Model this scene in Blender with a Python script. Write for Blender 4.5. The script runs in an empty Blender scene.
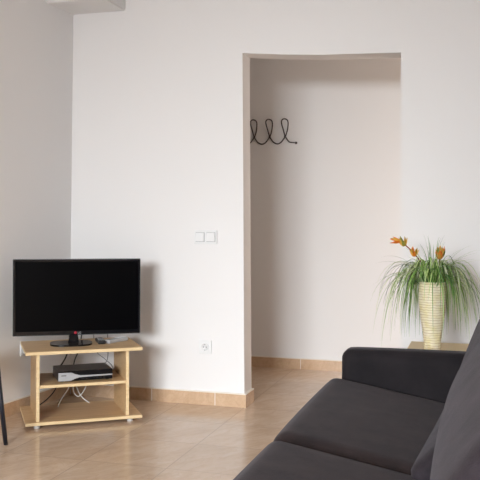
import bpy, bmesh, math, random
from mathutils import Vector, Matrix
PI = math.pi
random.seed(7)
C = bpy.context.scene.collection
sc = bpy.context.scene

# ------------------------------------------------------------------ materials
def new_mat(name):
    m = bpy.data.materials.new(name); m.use_nodes = True
    nt = m.node_tree
    return m, nt, nt.nodes['Principled BSDF']

def simple(name, col, rough=0.5, metal=0.0, bump=0.0, bscale=200, coat=0.0, sheen=0.0, spec=0.5):
    m, nt, b = new_mat(name)
    b.inputs['Base Color'].default_value = (*col, 1)
    b.inputs['Roughness'].default_value = rough
    b.inputs['Metallic'].default_value = metal
    b.inputs['Coat Weight'].default_value = coat
    b.inputs['Sheen Weight'].default_value = sheen
    b.inputs['Specular IOR Level'].default_value = spec
    if bump:
        tc = nt.nodes.new('ShaderNodeTexCoord'); n = nt.nodes.new('ShaderNodeTexNoise')
        n.inputs['Scale'].default_value = bscale; n.inputs['Detail'].default_value = 4
        bp = nt.nodes.new('ShaderNodeBump'); bp.inputs['Strength'].default_value = bump
        bp.inputs['Distance'].default_value = 0.002
        nt.links.new(tc.outputs['Object'], n.inputs['Vector'])
        nt.links.new(n.outputs['Fac'], bp.inputs['Height']); nt.links.new(bp.outputs['Normal'], b.inputs['Normal'])
    return m

def ramp(nt, stops):
    r = nt.nodes.new('ShaderNodeValToRGB')
    e = r.color_ramp.elements
    while len(e) < len(stops): e.new(0.5)
    for k, (p, c) in enumerate(stops):
        e[k].position = p; e[k].color = (*c, 1)
    return r

def wood_mat(name, c1, c2, c3, rough=0.42):
    m, nt, b = new_mat(name)
    tc = nt.nodes.new('ShaderNodeTexCoord'); mp = nt.nodes.new('ShaderNodeMapping')
    mp.inputs['Scale'].default_value = (2.0, 30.0, 30.0)
    n = nt.nodes.new('ShaderNodeTexNoise'); n.inputs['Scale'].default_value = 3.0
    n.inputs['Detail'].default_value = 6; n.inputs['Distortion'].default_value = 0.6
    r = ramp(nt, [(0.3, c1), (0.52, c2), (0.75, c3)])
    nt.links.new(tc.outputs['Object'], mp.inputs['Vector']); nt.links.new(mp.outputs['Vector'], n.inputs['Vector'])
    nt.links.new(n.outputs['Fac'], r.inputs['Fac']); nt.links.new(r.outputs['Color'], b.inputs['Base Color'])
    b.inputs['Roughness'].default_value = rough
    return m

TILE = 0.43
def tile_mat(name, cols, rough, grid=True, ox=0.0, oy=0.0, vein=1.0):
    m, nt, b = new_mat(name); L = nt.links.new
    tc = nt.nodes.new('ShaderNodeTexCoord')
    mr = nt.nodes.new('ShaderNodeMapping'); mr.inputs['Rotation'].default_value = (0, 0, -1.0)
    L(tc.outputs['Object'], mr.inputs['Vector'])
    mp = nt.nodes.new('ShaderNodeMapping'); mp.inputs['Scale'].default_value = (3.2, 7.5, 6.0)
    L(mr.outputs['Vector'], mp.inputs['Vector'])
    n = nt.nodes.new('ShaderNodeTexNoise'); n.inputs['Scale'].default_value = 1.6 * vein
    n.inputs['Detail'].default_value = 9; n.inputs['Roughness'].default_value = 0.62; n.inputs['Distortion'].default_value = 1.3
    L(mp.outputs['Vector'], n.inputs['Vector'])
    r = ramp(nt, cols); L(n.outputs['Fac'], r.inputs['Fac'])
    # thin darker veins
    n2 = nt.nodes.new('ShaderNodeTexNoise'); n2.inputs['Scale'].default_value = 1.1 * vein
    n2.inputs['Detail'].default_value = 5; n2.inputs['Distortion'].default_value = 2.2
    L(mp.outputs['Vector'], n2.inputs['Vector'])
    r2 = ramp(nt, [(0.475, (0, 0, 0)), (0.5, (0.5, 0.5, 0.5)), (0.525, (0, 0, 0))])
    L(n2.outputs['Fac'], r2.inputs['Fac'])
    mx = nt.nodes.new('ShaderNodeMixRGB'); mx.inputs['Color2'].default_value = (*cols[0][1], 1)
    L(r2.outputs['Color'], mx.inputs['Fac']); L(r.outputs['Color'], mx.inputs['Color1'])
    out = mx.outputs['Color']
    if grid:
        mp2 = nt.nodes.new('ShaderNodeMapping'); mp2.inputs['Location'].default_value = (ox, oy, 0)
        L(tc.outputs['Object'], mp2.inputs['Vector'])
        bt = nt.nodes.new('ShaderNodeTexBrick'); bt.offset = 0.0; bt.squash = 1.0
        bt.inputs['Scale'].default_value = 1.0; bt.inputs['Brick Width'].default_value = TILE
        bt.inputs['Row Height'].default_value = TILE; bt.inputs['Mortar Size'].default_value = 0.0028
        bt.inputs['Mortar Smooth'].default_value = 0.2; bt.inputs['Bias'].default_value = 0
        bt.inputs['Color1'].default_value = (1, 1, 1, 1); bt.inputs['Color2'].default_value = (0.95, 0.95, 0.95, 1)
        bt.inputs['Mortar'].default_value = (1, 1, 1, 1)
        L(mp2.outputs['Vector'], bt.inputs['Vector'])
        mu = nt.nodes.new('ShaderNodeMixRGB'); mu.blend_type = 'MULTIPLY'; mu.inputs['Fac'].default_value = 1
        L(out, mu.inputs['Color1']); L(bt.outputs['Color'], mu.inputs['Color2'])
        mg = nt.nodes.new('ShaderNodeMixRGB'); mg.inputs['Color2'].default_value = (0.45, 0.33, 0.245, 1)
        L(bt.outputs['Fac'], mg.inputs['Fac']); L(mu.outputs['Color'], mg.inputs['Color1'])
        out = mg.outputs['Color']
        bp = nt.nodes.new('ShaderNodeBump'); bp.invert = True
        bp.inputs['Strength'].default_value = 0.4; bp.inputs['Distance'].default_value = 0.002
        L(bt.outputs['Fac'], bp.inputs['Height']); L(bp.outputs['Normal'], b.inputs['Normal'])
    L(out, b.inputs['Base Color'])
    b.inputs['Roughness'].default_value = rough
    return m

def fabric_mat(name, c_dark, c_light, sheen=0.35):
    m, nt, b = new_mat(name); L = nt.links.new
    tc = nt.nodes.new('ShaderNodeTexCoord')
    n = nt.nodes.new('ShaderNodeTexNoise'); n.inputs['Scale'].default_value = 9; n.inputs['Detail'].default_value = 7
    n.inputs['Roughness'].default_value = 0.65
    L(tc.outputs['Object'], n.inputs['Vector'])
    r = ramp(nt, [(0.3, c_dark), (0.72, c_light)]); L(n.outputs['Fac'], r.inputs['Fac'])
    L(r.outputs['Color'], b.inputs['Base Color'])
    mp = nt.nodes.new('ShaderNodeMapping'); mp.inputs['Scale'].default_value = (90, 320, 320)
    L(tc.outputs['Object'], mp.inputs['Vector'])
    n2 = nt.nodes.new('ShaderNodeTexNoise'); n2.inputs['Scale'].default_value = 1.0; n2.inputs['Detail'].default_value = 3
    L(mp.outputs['Vector'], n2.inputs['Vector'])
    bp = nt.nodes.new('ShaderNodeBump'); bp.inputs['Strength'].default_value = 0.5; bp.inputs['Distance'].default_value = 0.002
    L(n2.outputs['Fac'], bp.inputs['Height']); L(bp.outputs['Normal'], b.inputs['Normal'])
    b.inputs['Roughness'].default_value = 0.85; b.inputs['Specular IOR Level'].default_value = 0.25
    b.inputs['Sheen Weight'].default_value = sheen; b.inputs['Sheen Roughness'].default_value = 0.45
    b.inputs['Sheen Tint'].default_value = (0.85, 0.78, 0.84, 1)
    return m

M = {}
M['wall'] = simple('white_plaster', (0.83, 0.815, 0.81), 0.75, bump=0.04, bscale=60, spec=0.25)
M['ceiling'] = simple('ceiling_paint', (0.83, 0.81, 0.80), 0.8, spec=0.2)
M['floor'] = tile_mat('beige_marble_tile', [(0.22, (0.52, 0.365, 0.25)), (0.5, (0.62, 0.455, 0.325)), (0.78, (0.69, 0.53, 0.40))],
                      0.17, True, 1.40 + 20 * TILE, -4.75 + 40 * TILE)
M['skirting'] = tile_mat('beige_skirting_tile', [(0.25, (0.52, 0.345, 0.215)), (0.5, (0.61, 0.42, 0.275)), (0.78, (0.67, 0.485, 0.33))],
                         0.25, False, vein=1.5)
M['grout'] = simple('pale_grout', (0.80, 0.74, 0.66), 0.7)
M['wood'] = wood_mat('pale_beech_board', (0.55, 0.345, 0.165), (0.65, 0.435, 0.23), (0.72, 0.51, 0.29))
M['wood_edge'] = wood_mat('pale_beech_edge', (0.74, 0.54, 0.29), (0.80, 0.61, 0.35), (0.84, 0.66, 0.40))
M['black_gloss'] = simple('black_gloss_plastic', (0.006, 0.006, 0.008), 0.12, spec=0.4)
M['screen'] = simple('dark_screen', (0.0015, 0.0015, 0.002), 0.25, spec=0.06)
M['rim'] = simple('clear_grey_rim', (0.35, 0.36, 0.38), 0.25)
M['black_plastic'] = simple('black_plastic', (0.012, 0.012, 0.013), 0.4)
M['black_rubber'] = simple('black_cable', (0.012, 0.012, 0.012), 0.5)
M['white_cable'] = simple('white_cable', (0.75, 0.74, 0.72), 0.45)
M['grey_cable'] = simple('grey_cable', (0.25, 0.24, 0.24), 0.5)
M['box_top'] = simple('brown_black_casing', (0.045, 0.036, 0.034), 0.35)
M['silver'] = simple('silver_plastic', (0.55, 0.56, 0.58), 0.35, metal=0.35)
M['white_plastic'] = simple('white_plastic', (0.80, 0.80, 0.80), 0.35)
M['socket_hole'] = simple('dark_hole', (0.03, 0.03, 0.03), 0.6)
M['grey_plastic'] = simple('grey_plastic', (0.36, 0.36, 0.37), 0.45)
M['pale_plastic'] = simple('pale_grey_plastic', (0.42, 0.42, 0.43), 0.4)
M['red'] = simple('red_mark', (0.5, 0.02, 0.04), 0.4)
M['logo_grey'] = simple('logo_grey', (0.5, 0.5, 0.5), 0.4)
M['iron'] = simple('wrought_iron', (0.055, 0.035, 0.035), 0.5, metal=0.3)
M['chair_metal'] = simple('navy_black_metal', (0.012, 0.014, 0.022), 0.35)
M['foot'] = simple('clear_grey_foot', (0.55, 0.53, 0.50), 0.3)
M['fabric'] = fabric_mat('aubergine_black_fabric', (0.009, 0.0055, 0.0055), (0.030, 0.0195, 0.019), 0.08)
M['fabric_back'] = fabric_mat('aubergine_velvet', (0.008, 0.0062, 0.008), (0.040, 0.031, 0.038), 0.07)
M['fabric_arm'] = fabric_mat('aubergine_black_arm', (0.008, 0.0065, 0.008), (0.017, 0.0135, 0.0155), 0.09)
M['leaf_dark'] = simple('leaf_green', (0.035, 0.115, 0.022), 0.5)
M['leaf_mid'] = simple('leaf_fresh_green', (0.23, 0.41, 0.08), 0.5)
M['leaf_pale'] = simple('leaf_cream_green', (0.56, 0.66, 0.30), 0.5)
M['leaf_white'] = simple('leaf_cream', (0.66, 0.68, 0.52), 0.5)
M['orange'] = simple('orange_bract', (0.85, 0.22, 0.025), 0.5)
M['ochre'] = simple('ochre_bract', (0.72, 0.42, 0.07), 0.5)
M['olive'] = simple('olive_bract', (0.30, 0.30, 0.06), 0.5)
M['red_stem'] = simple('red_brown_stem', (0.30, 0.06, 0.03), 0.5)

def vase_mat():
    m, nt, b = new_mat('ivory_cracked_mosaic'); L = nt.links.new
    tc = nt.nodes.new('ShaderNodeTexCoord')
    n = nt.nodes.new('ShaderNodeTexNoise'); n.inputs['Scale'].default_value = 22; n.inputs['Detail'].default_value = 5
    L(tc.outputs['Object'], n.inputs['Vector'])
    mp = nt.nodes.new('ShaderNodeMapping'); mp.inputs['Scale'].default_value = (10, 10, 1)
    L(tc.outputs['Object'], mp.inputs['Vector'])
    w = nt.nodes.new('ShaderNodeTexWave'); w.wave_type = 'BANDS'; w.bands_direction = 'Z'
    w.inputs['Scale'].default_value = 24; w.inputs['Distortion'].default_value = 3.5
    w.inputs['Detail'].default_value = 3; w.inputs['Detail Scale'].default_value = 1.0
    L(tc.outputs['Object'], w.inputs['Vector'])
    r = ramp(nt, [(0.0, (0.42, 0.29, 0.16)), (0.04, (0.66, 0.53, 0.34)), (0.11, (0.86, 0.80, 0.64))])
    L(w.outputs['Fac'], r.inputs['Fac'])
    r2 = ramp(nt, [(0.35, (0.92, 0.88, 0.62)), (0.6, (1.0, 0.98, 0.93))])
    L(n.outputs['Fac'], r2.inputs['Fac'])
    mu = nt.nodes.new('ShaderNodeMixRGB'); mu.blend_type = 'MULTIPLY'; mu.inputs['Fac'].default_value = 1
    L(r.outputs['Color'], mu.inputs['Color1']); L(r2.outputs['Color'], mu.inputs['Color2'])
    L(mu.outputs['Color'], b.inputs['Base Color'])
    b.inputs['Roughness'].default_value = 0.4
    bp = nt.nodes.new('ShaderNodeBump'); bp.inputs['Strength'].default_value = 0.5; bp.inputs['Distance'].default_value = 0.002
    L(w.outputs['Fac'], bp.inputs['Height']); L(bp.outputs['Normal'], b.inputs['Normal'])
    return m
M['vase'] = vase_mat()

# ------------------------------------------------------------------ mesh helpers
def obj(name, bm, mats, parent=None, smooth=False, angle=None):
    bmesh.ops.recalc_face_normals(bm, faces=bm.faces[:])
    me = bpy.data.meshes.new(name); bm.to_mesh(me); bm.free()
    for m in (mats if isinstance(mats, (list, tuple)) else [mats]): me.materials.append(m)
    if smooth:
        for p in me.polygons: p.use_smooth = True
    o = bpy.data.objects.new(name, me); C.objects.link(o)
    if angle is not None:
        me.set_sharp_from_angle(angle=math.radians(angle))
    if parent: o.parent = parent
    return o

def tag(o, label=None, cat=None, group=None, kind=None):
    if label: o['label'] = label
    if cat: o['category'] = cat
    if group: o['group'] = group
    if kind: o['kind'] = kind
    return o

def thing(name, label, cat, loc=(0, 0, 0), rz=0.0, group=None):
    o = bpy.data.objects.new(name, None); C.objects.link(o)
    o.location = loc; o.rotation_euler = (0, 0, rz); o.empty_display_size = 0.05
    return tag(o, label, cat, group)

def add_box(bm, x0, x1, y0, y1, z0, z1, bev=0.0, seg=2, mat=0):
    vs = [bm.verts.new((x, y, z)) for x in (x0, x1) for y in (y0, y1) for z in (z0, z1)]
    fs = [bm.faces.new([vs[i] for i in q]) for q in
          ((0, 1, 3, 2), (4, 6, 7, 5), (0, 4, 5, 1), (2, 3, 7, 6), (0, 2, 6, 4), (1, 5, 7, 3))]
    bmesh.ops.recalc_face_normals(bm, faces=fs)
    for f in fs: f.material_index = mat
    if bev:
        es = list({e for f in fs for e in f.edges})
        r = bmesh.ops.bevel(bm, geom=es, offset=bev, segments=seg, affect='EDGES', profile=0.5)
        for f in r['faces']: f.material_index = mat
    return fs

def box(name, x0, x1, y0, y1, z0, z1, mats, parent=None, bev=0.0, seg=2):
    bm = bmesh.new(); add_box(bm, x0, x1, y0, y1, z0, z1, bev, seg)
    return obj(name, bm, mats, parent)

def smooth_path(pts, n=8):
    pts = [Vector(p) for p in pts]; out = []
    for i in range(len(pts) - 1):
        p0 = pts[max(i - 1, 0)]; p1 = pts[i]; p2 = pts[i + 1]; p3 = pts[min(i + 2, len(pts) - 1)]
        for k in range(n):
            t = k / n
            out.append(0.5 * ((2 * p1) + (p2 - p0) * t + (2 * p0 - 5 * p1 + 4 * p2 - p3) * t * t + (3 * p1 - p0 - 3 * p2 + p3) * t ** 3))
    out.append(pts[-1]); return out

def add_tube(bm, path, rad, nseg=8, mat=0, cap=True):
    path = [Vector(p) for p in path]; rings = []
    t0 = (path[1] - path[0]).normalized()
    up = Vector((0, 0, 1)) if abs(t0.z) < 0.9 else Vector((1, 0, 0))
    nrm = t0.cross(up).normalized()
    for i, p in enumerate(path):
        t = (path[min(i + 1, len(path) - 1)] - path[max(i - 1, 0)]).normalized()
        nrm = (nrm - t * nrm.dot(t)).normalized(); bn = t.cross(nrm)
        r = rad(i / (len(path) - 1)) if callable(rad) else rad
        rings.append([bm.verts.new(p + r * (math.cos(a) * nrm + math.sin(a) * bn)) for a in [2 * PI * k / nseg for k in range(nseg)]])
    for a, b in zip(rings, rings[1:]):
        for k in range(nseg):
            f = bm.faces.new((a[k], a[(k + 1) % nseg], b[(k + 1) % nseg], b[k])); f.material_index = mat; f.smooth = True
    if cap:
        for rg in (rings[0], rings[-1]):
            f = bm.faces.new(rg); f.material_index = mat

def add_lathe(bm, prof, n=40, mat=0, c=(0, 0, 0)):
    rings = []
    for r, z in prof:
        if r < 1e-6: rings.append([bm.verts.new((c[0], c[1], c[2] + z))])
        else: rings.append([bm.verts.new((c[0] + r * math.cos(2 * PI * k / n), c[1] + r * math.sin(2 * PI * k / n), c[2] + z)) for k in range(n)])
    for a, b in zip(rings, rings[1:]):
        for k in range(n):
            q = [a[k % len(a)], a[(k + 1) % len(a)], b[(k + 1) % len(b)], b[k % len(b)]]
            q = list(dict.fromkeys(q))
            if len(q) >= 3:
                f = bm.faces.new(q); f.material_index = mat; f.smooth = True

def add_sphere(bm, c, r, mat=0, n=12):
    add_lathe(bm, [(r * math.sin(PI * k / n), -r * math.cos(PI * k / n)) for k in range(n + 1)], n * 2, mat, c)

def add_prism(bm, poly, y0, y1, mat=0):
    """polygon in x,z extruded along y"""
    a = [bm.verts.new((x, y0, z)) for x, z in poly]; b = [bm.verts.new((x, y1, z)) for x, z in poly]
    fs = [bm.faces.new(a), bm.faces.new(b[::-1])]
    for i in range(len(poly)):
        j = (i + 1) % len(poly); fs.append(bm.faces.new((a[i], b[i], b[j], a[j])))
    for f in fs: f.material_index = mat
    return fs

def extrude_poly(bm, poly, z0, z1, mat=0):
    """polygon in x,y extruded along z"""
    a = [bm.verts.new((x, y, z0)) for x, y in poly]; b = [bm.verts.new((x, y, z1)) for x, y in poly]
    fs = [bm.faces.new(a[::-1]), bm.faces.new(b)]
    for i in range(len(poly)):
        j = (i + 1) % len(poly); fs.append(bm.faces.new((a[i], a[j], b[j], b[i])))
    for f in fs: f.material_index = mat
    return fs

def cushion_bm(sx, sy, sz, rad, crown, n=18, warp=None):
    """soft rounded box of full size sx,sy,sz centred on the origin; crown=(cx,cy,cz) puffs each pair of faces"""
    bm = bmesh.new(); bmesh.ops.create_cube(bm, size=2.0)
    bmesh.ops.subdivide_edges(bm, edges=bm.edges[:], cuts=n, use_grid_fill=True)
    h = Vector((sx / 2, sy / 2, sz / 2))
    for v in bm.verts:
        u = v.co.copy()
        # denser sampling near the edges
        u = Vector([math.sin(c * PI / 2) for c in u])
        p = Vector((u.x * h.x, u.y * h.y, u.z * h.z))
        inner = Vector([max(-(h[i] - rad), min(h[i] - rad, p[i])) for i in range(3)])
        dl = p - inner
        if dl.length > 1e-9:
            m = max(abs(dl.x), abs(dl.y), abs(dl.z))
            p = inner + dl.normalized() * rad * (m / rad) ** 0.0 if m > 0 else p
        f = lambda a, b: max(0, (1 - a * a)) ** 0.8 * max(0, (1 - b * b)) ** 0.8
        p.x += crown[0] * u.x * f(u.y, u.z); p.y += crown[1] * u.y * f(u.x, u.z); p.z += crown[2] * u.z * f(u.x, u.y)
        v.co = warp(p, u) if warp else p
    return bm

# ------------------------------------------------------------------ the setting
Y0 = 4.75; YH = 6.135; YW = -1.6; XR = 0.95; XH = 0.96; TOP = 2.75
LX0, LX1 = -2.62, -2.62 - (Y0 - YW) * 0.0875       # left wall runs slightly out of square
def leftx(y): return LX0 - (Y0 - y) * 0.0875

bm = bmesh.new(); add_box(bm, -4.2, 2.0, YW - 0.3, YH + 0.2, -0.12, 0.0)
tag(obj('floor', bm, M['floor']), kind='structure')
bm = bmesh.new(); add_box(bm, -4.2, 2.0, YW - 0.3, YH + 0.2, TOP, TOP + 0.1)
tag(obj('ceiling', bm, M['ceiling']), kind='structure')

JL, JR, TH = -1.40, -0.442, 0.16                     # doorway jambs, wall thickness
bm = bmesh.new()
add_prism(bm, [(-3.6, 0), (JL, 0), (JL - 0.022, 2.212), (-1.17, 2.188), (-0.92, 2.172), (-0.66, 2.164), (JR - 0.006, 2.158), (JR, 0), (XR + 0.6, 0), (XR + 0.6, TOP), (-3.6, TOP)], Y0, Y0 + TH)
tag(obj('wall_back', bm, M['wall']), kind='structure')
bm = bmesh.new(); add_box(bm, -3.8, 1.6, YH, YH + 0.12, 0, TOP)
tag(obj('wall_hall', bm, M['wall']), kind='structure')
bm = bmesh.new(); add_box(bm, -3.8, -3.6, Y0, YH + 0.05, 0, TOP)
tag(obj('wall_hall_left', bm, M['wall']), kind='structure')
bm = bmesh.new(); add_box(bm, XH, XH + 0.15, Y0 + TH - 0.02, YH + 0.05, 0, TOP)
tag(obj('wall_hall_right', bm, M['wall']), kind='structure')
# left wall, slightly out of square and out of plumb
bm = bmesh.new()
lv = []
for z, dx in ((0, 0.0), (TOP, 0.022)):
    for (x, y) in ((LX0 + dx, Y0 + 0.02), (LX1 + dx, YW - 0.2), (LX1 - 0.25, YW - 0.2), (LX0 - 0.25, Y0 + 0.02)):
        lv.append(bm.verts.new((x, y, z)))
for q in ((0, 1, 2, 3), (4, 7, 6, 5), (0, 4, 5, 1), (1, 5, 6, 2), (2, 6, 7, 3), (3, 7, 4, 0)): bm.faces.new([lv[i] for i in q])
tag(obj('wall_left', bm, M['wall']), kind='structure')
bm = bmesh.new(); add_box(bm, XR, XR + 0.15, YW - 0.2, Y0 + 0.02, 0, TOP)
tag(obj('wall_right', bm, M['wall']), kind='structure')
# wall behind the camera with the balcony window
WX0, WX1, WZ0, WZ1 = -2.35, -0.35, 0.10, 2.25
bm = bmesh.new()
add_prism(bm, [(-3.5, 0), (XR + 0.1, 0), (XR + 0.1, WZ0), (WX0, WZ0), (WX0, WZ1), (WX1, WZ1), (WX1, WZ0), (XR + 0.1, WZ0), (XR + 0.1, TOP), (-3.5, TOP)][:0] or
          [(-3.5, 0), (WX0, 0), (WX0, WZ1), (WX1, WZ1), (WX1, 0), (XR + 0.1, 0), (XR + 0.1, TOP), (-3.5, TOP)], YW - 0.2, YW)
tag(obj('wall_front', bm, M['wall']), kind='structure')
bm = bmesh.new()
for a, b_ in ((WX0, WX0 + 0.06), ((WX0 + WX1) / 2 - 0.05, (WX0 + WX1) / 2 + 0.05), (WX1 - 0.06, WX1)):
    add_box(bm, a, b_, YW - 0.14, YW - 0.08, 0.0, WZ1)
add_box(bm, WX0 + 0.06, WX1 - 0.06, YW - 0.14, YW - 0.08, 0.0, 0.08)
add_box(bm, WX0 + 0.06, WX1 - 0.06, YW - 0.14, YW - 0.08, WZ1 - 0.06, WZ1)
tag(obj('window_1', bm, M['white_plastic']), kind='structure')

# boxed soffit in the corner at the ceiling
bm = bmesh.new()
extrude_poly(bm, [(leftx(4.45) - 0.02, 4.45), (-2.222, 4.45), (-2.222, Y0 + 0.005), (leftx(Y0) - 0.02, Y0 + 0.005)], 2.535, TOP + 0.005)
bmesh.ops.bevel(bm, geom=[e for e in bm.edges if all(v.co.z < 2.6 for v in e.verts)], offset=0.006, segments=2, affect='EDGES')
tag(obj('trim_1', bm, M['wall']), kind='structure')

# skirtings: tile body plus a pale line of filler on top
SH, ST = 0.08, 0.013
def skirting(name, poly, joints=()):
    bm = bmesh.new(); extrude_poly(bm, poly, 0, SH)
    o = tag(obj(name, bm, M['skirting']), kind='structure')
    bm = bmesh.new(); extrude_poly(bm, poly, SH, SH + 0.006)
    for jx, jy in joints:
        add_box(bm, jx - 0.0022, jx + 0.0022, jy - 0.0008, jy + 0.002, 0.002, SH)
    obj('filler_line', bm, M['grout'], o)
e = 0.004
skirting('baseboard_back', [(-2.60, Y0 + e), (-2.60, Y0 - ST), (JL + ST, Y0 - ST), (JL + ST, Y0 + TH + ST), (JL - 0.4, Y0 + TH + ST), (JL - 0.4, Y0 + TH - e), (JL - e, Y0 + TH - e), (JL - e, Y0 + e)],
         [(JL - 0.62, Y0 - ST), (JL - 0.19, Y0 - ST)])
skirting('baseboard_right', [(JR + e, Y0 + e), (JR + e, Y0 + TH - e), (0.3, Y0 + TH - e), (0.3, Y0 + TH + ST), (JR - ST, Y0 + TH + ST), (JR - ST, Y0 - ST), (XR + 0.01, Y0 - ST), (XR + 0.01, Y0 + e)])
skirting('baseboard_hall', [(-3.55, YH + e), (-3.55, YH - ST), (XH + 0.01, YH - ST), (XH + 0.01, YH + e)], [(-1.346, YH - ST), (-1.346 + TILE * 2, YH - ST), (-1.346 - TILE * 2, YH - ST)])
skirting('baseboard_left', [(leftx(Y0) - 0.01, Y0), (leftx(YW) - 0.01, YW), (leftx(YW) + ST, YW), (leftx(Y0) + ST, Y0 - ST)])

# ------------------------------------------------------------------ wall plates
sw = thing('light_switch', 'white double light switch plate on the wall left of the doorway', 'light switch', (-1.659, Y0, 1.016))
def plate(parent, name, w, h, d, mats=M['white_plastic'], x=0, z=0, y=0.0):
    bm = bmesh.new(); add_box(bm, x - w / 2, x + w / 2, -d + y, 0.001 + y, z, z + h, 0.003, 2)
    return obj(name, bm, mats, parent)
plate(sw, 'frame', 0.152, 0.088, 0.009)
for s in (-1, 1):
    bm = bmesh.new(); add_box(bm, s * 0.036 - 0.030, s * 0.036 + 0.030, -0.0095, -0.005, 0.014, 0.074)
    obj('gap_shade', bm, M['pale_plastic'], sw)  # grey inset colours in the shadow line around the rocker
    bm = bmesh.new()
    x = s * 0.036
    fs = add_prism(bm, [(x - 0.027, 0.017), (x + 0.027, 0.017), (x + 0.027, 0.071), (x - 0.027, 0.071)], -0.016, -0.006)
    for v in bm.verts:
        if v.co.z < 0.02 and v.co.y < -0.01: v.co.y -= 0.004
    bmesh.ops.bevel(bm, geom=bm.edges[:], offset=0.0015, segments=1, affect='EDGES')
    obj('rocker', bm, M['white_plastic'], sw)

def make_socket(name, label, loc, rz):
    t = thing(name, label, 'wall socket', loc, rz)
    bm = bmesh.new(); add_box(bm, -0.043, 0.043, -0.009, 0.001, 0, 0.086, 0.003, 2)
    obj('plate', bm, M['white_plastic'], t)
    bm = bmesh.new()                     # round earthed insert with a raised ring
    prof = [(0.0, 0.0105), (0.0195, 0.0105), (0.021, 0.016), (0.026, 0.016), (0.027, 0.008)]
    add_lathe(bm, prof, 36)
    for v in bm.verts: v.co = Vector((v.co.x, -v.co.z, v.co.y + 0.043))
    obj('insert', bm, M['white_plastic'], t)
    for s in (-1, 1):
        bm = bmesh.new(); add_lathe(bm, [(0, 0.0115), (0.0032, 0.0115), (0.0032, 0.008)], 12)
        for v in bm.verts: v.co = Vector((v.co.x + s * 0.0095, -v.co.z, v.co.y + 0.043))
        obj('hole', bm, M['socket_hole'], t)
    for s in (-1, 1):
        bm = bmesh.new(); add_box(bm, -0.004, 0.004, -0.0150, -0.009, 0.043 + s * 0.0185 - 0.002, 0.043 + s * 0.0185 + 0.002)
        obj('earth_clip', bm, M['grey_plastic'], t)
    return t
make_socket('wall_socket', 'white wall socket low on the wall above the tiled skirting', (-1.660, Y0, 0.322), 0)
lw = thing('plug_adapter', 'white plug block in the left wall behind the television stand', 'plug', (leftx(4.26) + 0.003, 4.26, 0.335), PI / 2 + math.atan(0.0875) * -1)
bm = bmesh.new(); add_box(bm, -0.04, 0.04, -0.009, 0.001, 0, 0.08, 0.003); obj('plate', bm, M['white_plastic'], lw)
bm = bmesh.new(); add_box(bm, -0.022, 0.022, -0.034, -0.009, 0.014, 0.066, 0.006, 3); obj('plug_body', bm, M['white_plastic'], lw)

# ------------------------------------------------------------------ coat rack in the hall
rk = thing('coat_rack', 'dark wrought iron wire coat rack on the hall wall', 'coat rack', (-1.60, YH, 1.78))
SP = 0.1275
cx = [-1.480 - SP * k for k in range(4)]                         # right to left
def lp(x, dz, out): return (x + 1.60, -out, dz)
path = [lp(-1.392, 0.006, 0.006), lp(-1.420, 0.008, 0.010)]
for k, x in enumerate(cx):
    path += [lp(x + 0.034, 0.014, 0.010), lp(x + 0.012, 0.042, 0.010), lp(x - 0.001, 0.066, 0.011), lp(x - 0.013, 0.110, 0.014), lp(x - 0.024, 0.155, 0.024), lp(x - 0.022, 0.180, 0.034),
             lp(x - 0.003, 0.193, 0.042), lp(x + 0.021, 0.186, 0.038), lp(x + 0.029, 0.162, 0.028), lp(x + 0.020, 0.110, 0.012), lp(x + 0.006, 0.066, 0.006)]
    path += [lp(x - 0.012, 0.038, 0.006), lp(x - 0.036, 0.010, 0.006), lp(x - SP / 2, 0.0, 0.006)]
bm = bmesh.new(); add_tube(bm, smooth_path(path, 6), 0.0048, 8)
obj('wire', bm, M['iron'], rk)
for k, x in enumerate(cx):
    bm = bmesh.new(); add_sphere(bm, lp(x + 0.001, 0.056, 0.009), 0.009, n=8); obj('clasp', bm, M['iron'], rk)
for x in (-1.390, cx[-1] - SP / 2):
    bm = bmesh.new(); add_sphere(bm, lp(x, 0.004, 0.008), 0.0105, n=8); obj('end_knob', bm, M['iron'], rk)

# ------------------------------------------------------------------ television stand
SW, SD = 0.655, 0.435; A36 = math.radians(36)
SC = (-2.258, 4.221, 0)
st = thing('tv_stand', 'pale beech television stand with open shelf in the room corner', 'tv stand', SC, A36)
def board(name, x0, x1, y0, y1, z0, z1, parent=st):
    bm = bmesh.new(); add_box(bm, x0, x1, y0, y1, z0, z1)
    bm.normal_update()
    big = max(range(3), key=lambda i: -[x1 - x0, y1 - y0, z1 - z0][i])
    for f in bm.faces: f.material_index = 0 if abs(f.normal[big]) > 0.5 else 1
    bmesh.ops.bevel(bm, geom=bm.edges[:], offset=0.0012, segments=1, affect='EDGES')
    return obj(name, bm, [M['wood'], M['wood_edge']], parent)
hw, hd = SW / 2, SD / 2
board('base_board', -hw, hw, -hd, hd, 0.02, 0.038)
board('top_board', -hw, hw, -hd, hd, 0.411, 0.43)
for x in (-hw + 0.058, hw - 0.080 - 0.018 + 0.004):
    board('side_panel', x, x + 0.019, -hd + 0.014, hd - 0.03, 0.038, 0.411)
board('shelf', -hw + 0.077, hw - 0.094, -hd + 0.018, hd - 0.05, 0.222, 0.239)
for sx in (-1, 1):
    for sy in (-1, 1):
        bm = bmesh.new(); add_lathe(bm, [(0, 0), (0.017, 0), (0.018, 0.003), (0.016, 0.02), (0, 0.02)], 20, c=(sx * (hw - 0.065), sy * (hd - 0.035), 0))
        obj('foot', bm, M['foot'], st)
RS = Matrix.Rotation(A36, 4, 'Z')
def sl(x, y, z): p = RS @ Vector((x, y, z)); return (SC[0] + p.x, SC[1] + p.y, p.z)

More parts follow.
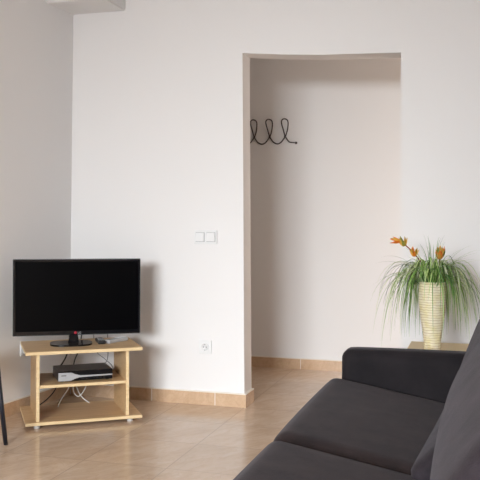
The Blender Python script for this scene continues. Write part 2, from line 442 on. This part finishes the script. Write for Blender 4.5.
# ------------------------------------------------------------------ television
tv = thing('television', 'black flat television on the beech stand', 'television', sl(-0.014, 0.02, 0.43), math.radians(29.5))
TW, THH, TZ = 0.738, 0.447, 0.055
w2 = TW / 2
bm = bmesh.new(); add_box(bm, -w2, w2, -0.012, 0.012, TZ, TZ + THH, 0.006, 3); obj('bezel', bm, M['black_gloss'], tv)
bm = bmesh.new(); add_box(bm, -w2 - 0.0025, w2 + 0.0025, -0.006, 0.008, TZ - 0.0025, TZ + THH + 0.0025, 0.004, 2); obj('rim', bm, M['rim'], tv)
bm = bmesh.new(); add_box(bm, -w2 + 0.014, w2 - 0.014, -0.0128, -0.010, TZ + 0.024, TZ + THH - 0.014); obj('screen', bm, M['screen'], tv)
bm = bmesh.new(); add_box(bm, -w2 + 0.09, w2 - 0.09, 0.010, 0.045, TZ + 0.04, TZ + THH - 0.10, 0.02, 3); obj('back_shell', bm, M['black_plastic'], tv)
bm = bmesh.new()                                                    # glossy plate foot, round-cornered and thin
NP = 48
pl = []
for k in range(NP):
    a = 2 * PI * k / NP; c_, s_ = math.cos(a), math.sin(a)
    pl.append((-0.036 + 0.122 * math.copysign(abs(c_) ** 0.62, c_), -0.018 + 0.095 * math.copysign(abs(s_) ** 0.72, s_)))
extrude_poly(bm, pl, 0.001, 0.011)
bmesh.ops.bevel(bm, geom=[e_ for e_ in bm.edges if all(v.co.z > 0.01 for v in e_.verts)], offset=0.005, segments=2, affect='EDGES')
obj('base', bm, M['black_gloss'], tv, smooth=True, angle=40)
bm = bmesh.new()
add_prism(bm, [(-0.055, 0.008), (0.010, 0.008), (0.002, 0.03), (0.002, 0.075), (-0.044, 0.075), (-0.045, 0.03)], -0.006, 0.028)
bmesh.ops.bevel(bm, geom=bm.edges[:], offset=0.004, segments=2, affect='EDGES')
obj('neck', bm, M['black_gloss'], tv)
def text_mesh(name, s, size, mat, parent, loc, rot=(PI / 2, 0, 0), ext=0.0004):
    cu = bpy.data.curves.new(name, 'FONT'); cu.body = s; cu.size = size; cu.align_x = 'LEFT'; cu.extrude = ext
    t = bpy.data.objects.new(name + '_tmp', cu); C.objects.link(t)
    bpy.context.view_layer.update()
    me = bpy.data.meshes.new_from_object(t.evaluated_get(bpy.context.evaluated_depsgraph_get()))
    bpy.data.objects.remove(t); me.materials.clear(); me.materials.append(mat)
    o = bpy.data.objects.new(name, me); C.objects.link(o); o.parent = parent; o.location = loc; o.rotation_euler = rot
    return o
bm = bmesh.new(); add_lathe(bm, [(0, 0.0006), (0.0085, 0.0006), (0.0085, 0)], 24)
for v in bm.verts: v.co = Vector((v.co.x - 0.012, -0.0122 - v.co.z, v.co.y + TZ + 0.0125))
lg = obj('logo_badge', bm, M['red'], tv)
text_mesh('logo_letters', 'LG', 0.017, M['logo_grey'], tv, (0.001, -0.0126, TZ + 0.0065))

# ------------------------------------------------------------------ remotes on the stand
r1 = thing('remote_control', 'slim black remote control beside the television base', 'remote control', sl(0.124, 0.03, 0.43), A36 + math.radians(88))
bm = bmesh.new(); add_box(bm, -0.075, 0.075, -0.023, 0.023, 0, 0.020, 0.006, 3); obj('body', bm, M['black_plastic'], r1)
bm = bmesh.new()
for i in range(6):
    for j in range(3):
        add_box(bm, -0.05 + i * 0.018, -0.04 + i * 0.018, -0.016 + j * 0.012, -0.009 + j * 0.012, 0.0195, 0.0215)
tag(obj('buttons', bm, M['grey_plastic'], r1), kind='stuff')
r2 = thing('remote_control', 'pale grey and white remote control, the right one on the stand', 'remote control', sl(0.218, 0.025, 0.43), A36 + math.radians(38))
bm = bmesh.new(); add_box(bm, -0.085, 0.085, -0.024, 0.024, 0, 0.022, 0.007, 3); obj('body', bm, M['pale_plastic'], r2)
bm = bmesh.new(); add_box(bm, -0.005, 0.080, -0.020, 0.020, 0.0215, 0.0235, 0.001, 1); obj('key_panel', bm, M['grey_plastic'], r2)
bm = bmesh.new()
for i in range(5):
    for j in range(3):
        add_box(bm, 0.003 + i * 0.015, 0.012 + i * 0.015, -0.016 + j * 0.012, -0.008 + j * 0.012, 0.0232, 0.0255)
tag(obj('buttons', bm, M['white_plastic'], r2), kind='stuff')

# ------------------------------------------------------------------ set-top box on the shelf
sb = thing('set_top_box', 'black set-top box with silver front swoosh on the middle shelf', 'set-top box', sl(0.008, -0.04, 0.239), A36 + math.radians(2))
bm = bmesh.new(); add_box(bm, -0.156, 0.156, -0.098, 0.11, 0.006, 0.062, 0.004, 2); obj('casing', bm, M['box_top'], sb)
bm = bmesh.new()
front = [(-0.156, 0.006), (0.156, 0.006), (0.156, 0.062), (-0.156, 0.062)]
add_prism(bm, front, -0.106, -0.096); bmesh.ops.bevel(bm, geom=bm.edges[:], offset=0.003, segments=2, affect='EDGES')
obj('front_panel', bm, M['black_gloss'], sb)
bm = bmesh.new()
add_prism(bm, [(-0.155, 0.007), (-0.085, 0.007), (-0.06, 0.019), (-0.035, 0.026), (0.155, 0.026), (0.155, 0.034), (-0.03, 0.035), (-0.055, 0.041), (-0.08, 0.054), (-0.155, 0.056)], -0.111, -0.104)
bmesh.ops.bevel(bm, geom=bm.edges[:], offset=0.0015, segments=1, affect='EDGES')
obj('silver_trim', bm, M['silver'], sb)
bm = bmesh.new(); add_prism(bm, [(-0.14, 0.035), (-0.112, 0.035), (-0.110, 0.043), (-0.138, 0.043)], -0.1118, -0.1105); obj('mark', bm, M['grey_cable'], sb)
bm = bmesh.new()
for k in range(7): add_box(bm, -0.02 + k * 0.02, -0.006 + k * 0.02, -0.1075, -0.105, 0.014, 0.019, 0.001, 1)
obj('button_row', bm, M['black_plastic'], sb)
for sx in (-1, 1):
    for sy in (-0.08, 0.09):
        bm = bmesh.new(); add_lathe(bm, [(0, 0), (0.01, 0), (0.01, 0.007), (0, 0.007)], 12, c=(sx * 0.13, sy, 0)); obj('foot', bm, M['black_rubber'], sb)

# ------------------------------------------------------------------ cables
def cable(name, label, pts, rad, mat):
    bm = bmesh.new(); add_tube(bm, [sl(*p) for p in smooth_path(pts, 8)], rad, 8)
    o = obj(name, bm, mat); return tag(o, label, 'cable')
cable('power_cable', 'black cable dropping to the left rear of the set-top box', [(-0.045, 0.055, 0.60), (-0.05, 0.10, 0.55), (-0.035, 0.225, 0.46), (-0.032, 0.235, 0.41), (-0.055, 0.21, 0.33), (-0.10, 0.15, 0.275), (-0.12, 0.13, 0.246)], 0.0045, M['black_rubber'])
cable('signal_cable', 'black cable curving down behind the middle of the set-top box', [(0.03, 0.055, 0.60), (0.035, 0.10, 0.55), (0.04, 0.225, 0.46), (0.03, 0.235, 0.37), (0.0, 0.215, 0.31), (-0.02, 0.15, 0.27), (-0.02, 0.09, 0.262)], 0.004, M['black_rubber'])
cable('aerial_cable', 'grey cable hanging behind the right rear of the set-top box', [(0.20, 0.05, 0.61), (0.20, 0.10, 0.56), (0.202, 0.228, 0.46), (0.205, 0.232, 0.36), (0.195, 0.21, 0.29), (0.15, 0.16, 0.265), (0.11, 0.09, 0.26)], 0.003, M['grey_cable'])
cable('thin_cable', 'thin grey cable slanting behind the top of the set-top box', [(0.10, 0.05, 0.61), (0.11, 0.10, 0.56), (0.115, 0.232, 0.46), (0.13, 0.236, 0.35), (0.18, 0.225, 0.30), (0.22, 0.20, 0.262), (0.225, 0.16, 0.243)], 0.0025, M['grey_cable'])
cable('white_lead', 'white lead looping under the shelf, nearer the left panel', [(-0.02, 0.16, 0.243), (-0.02, 0.180, 0.236), (-0.03, 0.183, 0.20), (-0.045, 0.17, 0.14), (-0.09, 0.14, 0.085), (-0.115, 0.12, 0.041)], 0.003, M['white_cable'])
cable('looped_lead', 'white lead hanging in a wide loop below the shelf middle', [(0.07, 0.16, 0.243), (0.075, 0.182, 0.236), (0.078, 0.186, 0.19), (0.05, 0.18, 0.12), (0.015, 0.18, 0.083), (-0.012, 0.185, 0.11), (-0.015, 0.19, 0.16), (0.0, 0.195, 0.15), (0.03, 0.185, 0.085), (0.08, 0.17, 0.042)], 0.0028, M['white_cable'])
cable('floor_cable', 'black cable sagging from the shelf to the left side panel', [(-0.10, 0.16, 0.243), (-0.10, 0.183, 0.235), (-0.105, 0.188, 0.18), (-0.13, 0.18, 0.125), (-0.18, 0.17, 0.075), (-0.235, 0.16, 0.0425)], 0.0035, M['black_rubber'])

# ------------------------------------------------------------------ chair at the left edge
ch = thing('dining_chair', 'dark metal-legged chair at the left edge beside the television stand', 'chair', (-2.545, 3.40, 0), 0)
for (x0, y0, x1, y1) in ((0.206, 0.178, 0.166, 0.15), (0.206, -0.178, 0.166, -0.15), (-0.145, 0.178, -0.125, 0.15), (-0.145, -0.178, -0.125, -0.15)):
    bm = bmesh.new(); add_tube(bm, [Vector((x0, y0, 0)), Vector((x1, y1, 0.44))], lambda t: 0.0115 + 0.003 * t, 12)
    obj('leg', bm, M['chair_metal'], ch)
bm = cushion_bm(0.30, 0.37, 0.03, 0.014, (0, 0, 0.004), 8)
for v in bm.verts: v.co += Vector((0.0, 0, 0.455))
obj('seat', bm, M['chair_metal'], ch, smooth=True)
bm = cushion_bm(0.02, 0.34, 0.20, 0.009, (0, 0, 0), 8)
for v in bm.verts: v.co += Vector((-0.145, 0, 0.78))
obj('backrest', bm, M['chair_metal'], ch, smooth=True)
for k in (-1, 1):
    bm = bmesh.new(); add_tube(bm, [(-0.125, k * 0.13, 0.455), (-0.145, k * 0.13, 0.75)], 0.009, 10); obj('back_post', bm, M['chair_metal'], ch)

# ------------------------------------------------------------------ sofa
so = thing('sofa', 'dark aubergine fabric sofa with one low arm beside the side table', 'sofa', (-0.17, 2.46, 0), 0)
OX, OY = -0.17, 2.46
def place(bm, x, y, z):
    for v in bm.verts: v.co += Vector((x - OX, y - OY, z))
    return bm
# base plinth
bm = bmesh.new(); add_box(bm, -0.60 - OX, 0.27 - OX, 1.22 - OY, 3.66 - OY, 0.07, 0.27, 0.02, 3)
obj('base', bm, M['fabric_arm'], so, smooth=True, angle=40)
for ya, yb in ((3.655, 3.80), (1.08, 1.225)):
    bm = cushion_bm(0.90, yb - ya, 0.50, 0.045, (0.0, 0.008, 0.006), 16)
    place(bm, -0.165, (ya + yb) / 2, 0.315)
    obj('arm', bm, M['fabric_arm'], so, smooth=True)
def seat_warp(p, u):
    # sinks towards the back, front edge rolls over
    t = (p.x + 0.30) / 0.6
    p.z += -0.105 * t + 0.04 * max(0, t) ** 2 * 0
    return p
for yc, ln in ((3.11, 1.09), (1.89, 1.34)):
    bm = cushion_bm(0.60, ln - 0.004, 0.17, 0.055, (0.012, 0.0, 0.012), 22, seat_warp)
    place(bm, -0.368, yc, 0.366)
    obj('seat_cushion', bm, M['fabric'], so, smooth=True)
bm = bmesh.new(); add_prism(bm, [(0.12 - OX, 0.27), (0.30 - OX, 0.27), (0.335 - OX, 0.76), (0.24 - OX, 0.80), (0.20 - OX, 0.78)], 1.09 - OY, 3.79 - OY)
bmesh.ops.bevel(bm, geom=bm.edges[:], offset=0.02, segments=3, affect='EDGES')
obj('back_frame', bm, M['fabric_arm'], so, smooth=True, angle=40)
def far_back(p, u):                                   # leans back, lower roll swells forward
    t = max(0.0, (p.z + 0.27) / 0.54)
    p.x += 0.185 * t ** 1.15
    p.x += 0.040
    if u.x < 0: p.x -= 0.096 * (0.5 - 0.5 * u.y) ** 1.5 * math.exp(-((t - 0.08) / 0.17) ** 2)
    return p
def near_back(p, u):                                  # plumper, swells out at mid height
    t = max(0.0, min(1.0, (p.z + 0.27) / 0.54))
    p.x += 0.08 * t ** 1.6 - 0.118 * math.sin(PI * t ** 0.8) + 0.008 + 0.40 * math.exp(-(t / 0.345) ** 2)
    return p
for yc, ln, cxx, wf in ((3.05, 1.20, -0.075, far_back), (1.88, 1.25, 0.06, near_back)):
    bm = cushion_bm(0.19, ln, 0.54, 0.075, (0.02, 0.0, 0.01), 24, wf)
    place(bm, cxx, yc, 0.60)
    obj('back_cushion', bm, M['fabric_back'], so, smooth=True)
for x in (-0.54, 0.22):
    for y in (1.16, 3.72):
        bm = bmesh.new(); add_lathe(bm, [(0, 0), (0.02, 0), (0.028, 0.08), (0, 0.08)], 16, c=(x - OX, y - OY, 0)); obj('leg', bm, M['black_plastic'], so)

# ------------------------------------------------------------------ side table, vase, plant
tb = thing('side_table', 'small pale beech side table behind the sofa arm', 'side table', (-0.13, 4.27, 0), 0)
box('tabletop', -0.23, 0.23, -0.21, 0.21, 0.478, 0.50, M['wood_edge'], tb, 0.002)
for sx in (-1, 1):
    for sy in (-1, 1):
        board('leg', sx * 0.20 - 0.02, sx * 0.20 + 0.02, sy * 0.18 - 0.02, sy * 0.18 + 0.02, 0, 0.478, tb)
board('apron', -0.18, 0.18, -0.19, -0.172, 0.41, 0.478, tb); board('apron', -0.18, 0.18, 0.172, 0.19, 0.41, 0.478, tb)

VX, VY, VZ = -0.232, 4.21, 0.50
vs = thing('vase', 'tall ivory vase with thin brown cracked rings on the side table', 'vase', (VX, VY, VZ), 0)
prof = [(0, 0), (0.040, 0), (0.043, 0.004), (0.044, 0.04), (0.048, 0.085), (0.057, 0.14), (0.065, 0.20), (0.069, 0.25), (0.070, 0.29), (0.069, 0.33), (0.068, 0.352),
        (0.062, 0.350), (0.062, 0.31), (0.060, 0.2), (0.0, 0.19)]
bm = bmesh.new(); add_lathe(bm, prof, 56); obj('vase_body', bm, M['vase'], vs)

def bez(p, t):
    a = 1 - t
    return p[0] * a ** 3 + p[1] * 3 * a * a * t + p[2] * 3 * a * t * t + p[3] * t ** 3
pt = thing('grass_plant', 'bushy variegated grass plant arching out of the ivory vase', 'plant', (VX, VY, VZ + 0.195), 0)
bm = bmesh.new()
RIM = 0.157                                                     # vase rim above the plant's base
def leaf(p, w0, mat):
    N = 12; prev = None
    for i in range(N + 1):
        t = i / N; c = bez(p, t)
        tg = (bez(p, min(1, t + 0.02)) - bez(p, max(0, t - 0.02))).normalized()
        side = tg.cross(Vector((0, 0, 1)))
        if side.length < 1e-3: side = Vector((1, 0, 0))
        side.normalize(); nr = side.cross(tg)
        w = w0 * min(1, 0.6 + t) * (1 - max(0, (t - 0.55) / 0.45) ** 1.6 * 0.9)
        row = [bm.verts.new(c - side * w + nr * w * 0.5), bm.verts.new(c), bm.verts.new(c + side * w + nr * w * 0.5)]
        if prev:
            for k in (0, 1):
                f = bm.faces.new((prev[k], prev[k + 1], row[k + 1], row[k])); f.smooth = True
                f.material_index = mat if k == 0 else (mat if random.random() < 0 else min(3, mat + (1 if mat in (0, 1) and leaf.var else 0)))
        prev = row
leaf.var = True
n_leaf = 400
for i in range(n_leaf):
    ph = random.uniform(0, 2 * PI); dr = Vector((math.cos(ph), math.sin(ph), 0))
    k = random.random()
    R = 0.08 + 0.21 * random.random() ** 0.75
    hp = random.uniform(0.05, 0.145)
    drop = random.uniform(0.02, 0.36) * (0.5 + R * 1.9)
    r0 = random.uniform(0.0, 0.045)
    if dr.y < -0.2 and abs(dr.x) < 0.9 and i % 9: drop = random.uniform(-0.10, 0.0); R *= 0.5
    if dr.y > 0.35: R *= 0.85
    if dr.x > 0.7: R *= 0.95
    tw = Vector((-dr.y, dr.x, 0)) * random.uniform(-0.05, 0.05)
    P0 = dr * r0 * 0.5 + Vector((0, 0, 0.01)); P1 = dr * (0.05 + 0.10 * R) + Vector((0, 0, RIM + hp * 1.75))
    P2 = dr * R * 0.95 + Vector((0, 0, RIM + hp * 0.9)) + tw * 0.5; P3 = dr * R * random.uniform(0.97, 1.12) + tw + Vector((0, 0, RIM - drop))
    mt = random.choices([0, 1, 2, 3], [0.40, 0.24, 0.2, 0.16])[0]
    leaf([P0, P1, P2, P3], random.uniform(0.0023, 0.0038), mt)
for i in range(34):                                               # stiffer blades standing up or reaching out
    ph = random.uniform(0, 2 * PI); dr = Vector((math.cos(ph), math.sin(ph), 0))
    R = random.uniform(0.03, 0.30); up = 0.235 - R * 0.45 + random.uniform(-0.05, 0.03)
    if dr.y > 0.3: R *= 0.8
    P0 = dr * 0.01 + Vector((0, 0, 0.01)); P1 = dr * 0.03 + Vector((0, 0, RIM + 0.09)); P2 = dr * R * 0.5 + Vector((0, 0, RIM + up * 0.85)); P3 = dr * R + Vector((0, 0, RIM + up))
    leaf([P0, P1, P2, P3], random.uniform(0.001, 0.0018), random.choice([0, 0, 1]))
for ax, ay, az in ((-0.29, -0.03, 0.09), (-0.31, -0.02, -0.03), (-0.27, 0.03, 0.12), (0.22, 0.0, 0.15), (0.24, -0.03, 0.17), (0.20, 0.02, 0.19), (-0.05, 0.0, 0.245), (0.06, 0.02, 0.24), (-0.02, 0.03, 0.21), (0.15, 0.0, 0.17)):
    P3 = Vector((ax, ay, RIM + az)); up = max(az, 0.05)
    leaf([Vector((0, 0, 0.01)), Vector((ax * 0.1, ay * 0.1, RIM + 0.06)), Vector((ax * 0.55, ay * 0.55, RIM + up * 0.9 + 0.05 * (az < 0.13))), P3], 0.0018, 0)
obj('foliage', bm, [M['leaf_dark'], M['leaf_mid'], M['leaf_pale'], M['leaf_white']], pt)

def petal(bm, base, direction, length, width, mat, side=None, curl=0.25):
    d = Vector(direction).normalized(); side = d.cross(Vector((0.2, -1, 0.3))).normalized() if side is None else side
    nr = side.cross(d); N = 7; prev = None
    for i in range(N + 1):
        t = i / N; w = width * (math.sin(PI * min(1, 0.12 + t * 0.88)) ** 0.8) * (1 - 0.25 * t) if t < 1 else 0.0003
        c = Vector(base) + d * length * t + nr * curl * length * (t * t - 0.3 * t)
        row = [bm.verts.new(c - side * w + nr * w * 0.6), bm.verts.new(c - nr * w * 0.15), bm.verts.new(c + side * w + nr * w * 0.6)]
        if prev:
            for k in (0, 1):
                f = bm.faces.new((prev[k], prev[k + 1], row[k + 1], row[k])); f.smooth = True; f.material_index = mat
        prev = row
def bloom(parent, at, direction, size, scheme, spread=0.7, n=7):
    bm = bmesh.new(); d = Vector(direction).normalized()
    a = d.orthogonal().normalized(); b_ = d.cross(a)
    for k in range(n):
        ang = 2 * PI * k / n + 0.4; o_ = a * math.cos(ang) + b_ * math.sin(ang)
        sp = spread * (0.45 if k % 2 else 1.0)
        dd = (d + o_ * sp).normalized(); sd = dd.cross(o_).normalized()
        petal(bm, Vector(at) + o_ * size * 0.05, dd, size * (1.0 if k % 2 else 0.82), size * 0.17, scheme[k % len(scheme)], sd, 0.12)
    o = obj('bloom', bm, [M['orange'], M['ochre'], M['olive']], parent)
    sm = o.modifiers.new('thick', 'SOLIDIFY'); sm.thickness = 0.0012
    return o
f1 = thing('flower_spray', 'leaning orange flower spray with three blooms, left of the vase', 'flower', (VX, VY, VZ + 0.195), 0)
def rp(x, y, z): return Vector((x, y, z + RIM))
stem = [rp(-0.005, -0.008, -0.13), rp(-0.02, -0.012, 0.0), rp(-0.05, -0.018, 0.085), rp(-0.088, -0.027, 0.140), rp(-0.125, -0.036, 0.178), rp(-0.150, -0.043, 0.196), rp(-0.185, -0.055, 0.215)]
bm = bmesh.new(); add_tube(bm, smooth_path(stem, 6), lambda t: 0.0038 - 0.0014 * t, 8); obj('stem', bm, M['red_stem'], f1)
bloom(f1, rp(-0.162, -0.05, 0.207), (-1, -0.25, 0.12), 0.052, [0, 1, 0], 0.35, 6)
bloom(f1, rp(-0.140, -0.045, 0.183), (-0.25, -0.2, 1.0), 0.055, [1, 2, 1], 0.5)
bloom(f1, rp(-0.092, -0.03, 0.130), (0.05, -0.2, 1.0), 0.052, [1, 0, 1], 0.5)
f2 = thing('orange_flower', 'upright orange and yellow flower at the top of the grass plant', 'flower', (VX, VY, VZ + 0.195), 0)
stem = [rp(0.008, -0.01, -0.13), rp(0.02, -0.012, 0.0), rp(0.032, -0.005, 0.08), rp(0.038, 0.0, 0.130)]
bm = bmesh.new(); add_tube(bm, smooth_path(stem, 6), 0.0035, 8); obj('stem', bm, M['olive'], f2)
bloom(f2, rp(0.038, 0.0, 0.120), (0.05, -0.25, 1.0), 0.068, [0, 1, 2], 0.35, 11)
bloom(f2, rp(0.036, -0.004, 0.118), (-0.1, -0.5, 1.0), 0.055, [0, 1, 0], 0.3, 7)

# ------------------------------------------------------------------ daylight and hall fill
w = bpy.data.worlds.new('World'); sc.world = w; w.use_nodes = True
w.node_tree.nodes['Background'].inputs['Color'].default_value = (0.85, 0.92, 1.0, 1)
w.node_tree.nodes['Background'].inputs['Strength'].default_value = 1.0
def area(name, loc, rot, sx, sy, power, col):
    l = bpy.data.lights.new(name, 'AREA'); l.shape = 'RECTANGLE'; l.size = sx; l.size_y = sy; l.energy = power; l.color = col
    o = bpy.data.objects.new(name, l); C.objects.link(o); o.location = loc; o.rotation_euler = rot
    return o
area('window_daylight', (-1.45, -5.2, 3.1), (math.radians(90), 0, 0), 3.2, 3.4, 1950, (0.925, 0.985, 1.03))   # bright overcast sky seen through the balcony window
area('hall_fill_light', (0.93, 5.5, 1.15), (math.radians(90), 0, math.radians(90)), 1.0, 2.0, 13.5, (1.0, 0.83, 0.69))   # added warm fill to brighten hall and jamb; no doorway is modelled there
sun = bpy.data.lights.new('sun', 'SUN'); sun.energy = 15.5; sun.angle = math.radians(2); sun.color = (1.0, 0.95, 0.89)
sun_o = bpy.data.objects.new('sun', sun); C.objects.link(sun_o)
sun_o.rotation_euler = Vector((0.45, 0.72, -1.0)).to_track_quat('-Z', 'Y').to_euler()

# ------------------------------------------------------------------ camera
A, F, ROLL, YHOR = math.radians(16.8), 794.0, 0.004, 223.0
r = Vector((math.cos(A), math.sin(A), 0)); d = Vector((-math.sin(A), math.cos(A), 0)); z = Vector((0, 0, 1))
rc = (r + z * ROLL).normalized(); uc = (z - r * ROLL).normalized()
cam = bpy.data.cameras.new('camera'); co = bpy.data.objects.new('camera', cam); C.objects.link(co)
mw = Matrix.Identity(4)
for i in range(3): mw[i][0] = rc[i]; mw[i][1] = uc[i]; mw[i][2] = -d[i]
mw[0][3], mw[1][3], mw[2][3] = 0, 0, 1.15
co.matrix_world = mw
cam.sensor_width = 36; cam.lens = 36 * F / 480; cam.shift_y = -(240 - YHOR) / 480; cam.clip_start = 0.05
sc.camera = co
vs_ = sc.view_settings
vs_.view_transform = 'Standard'; vs_.look = 'None'; vs_.gamma = 1; vs_.use_curve_mapping = False; vs_.exposure = 0.0
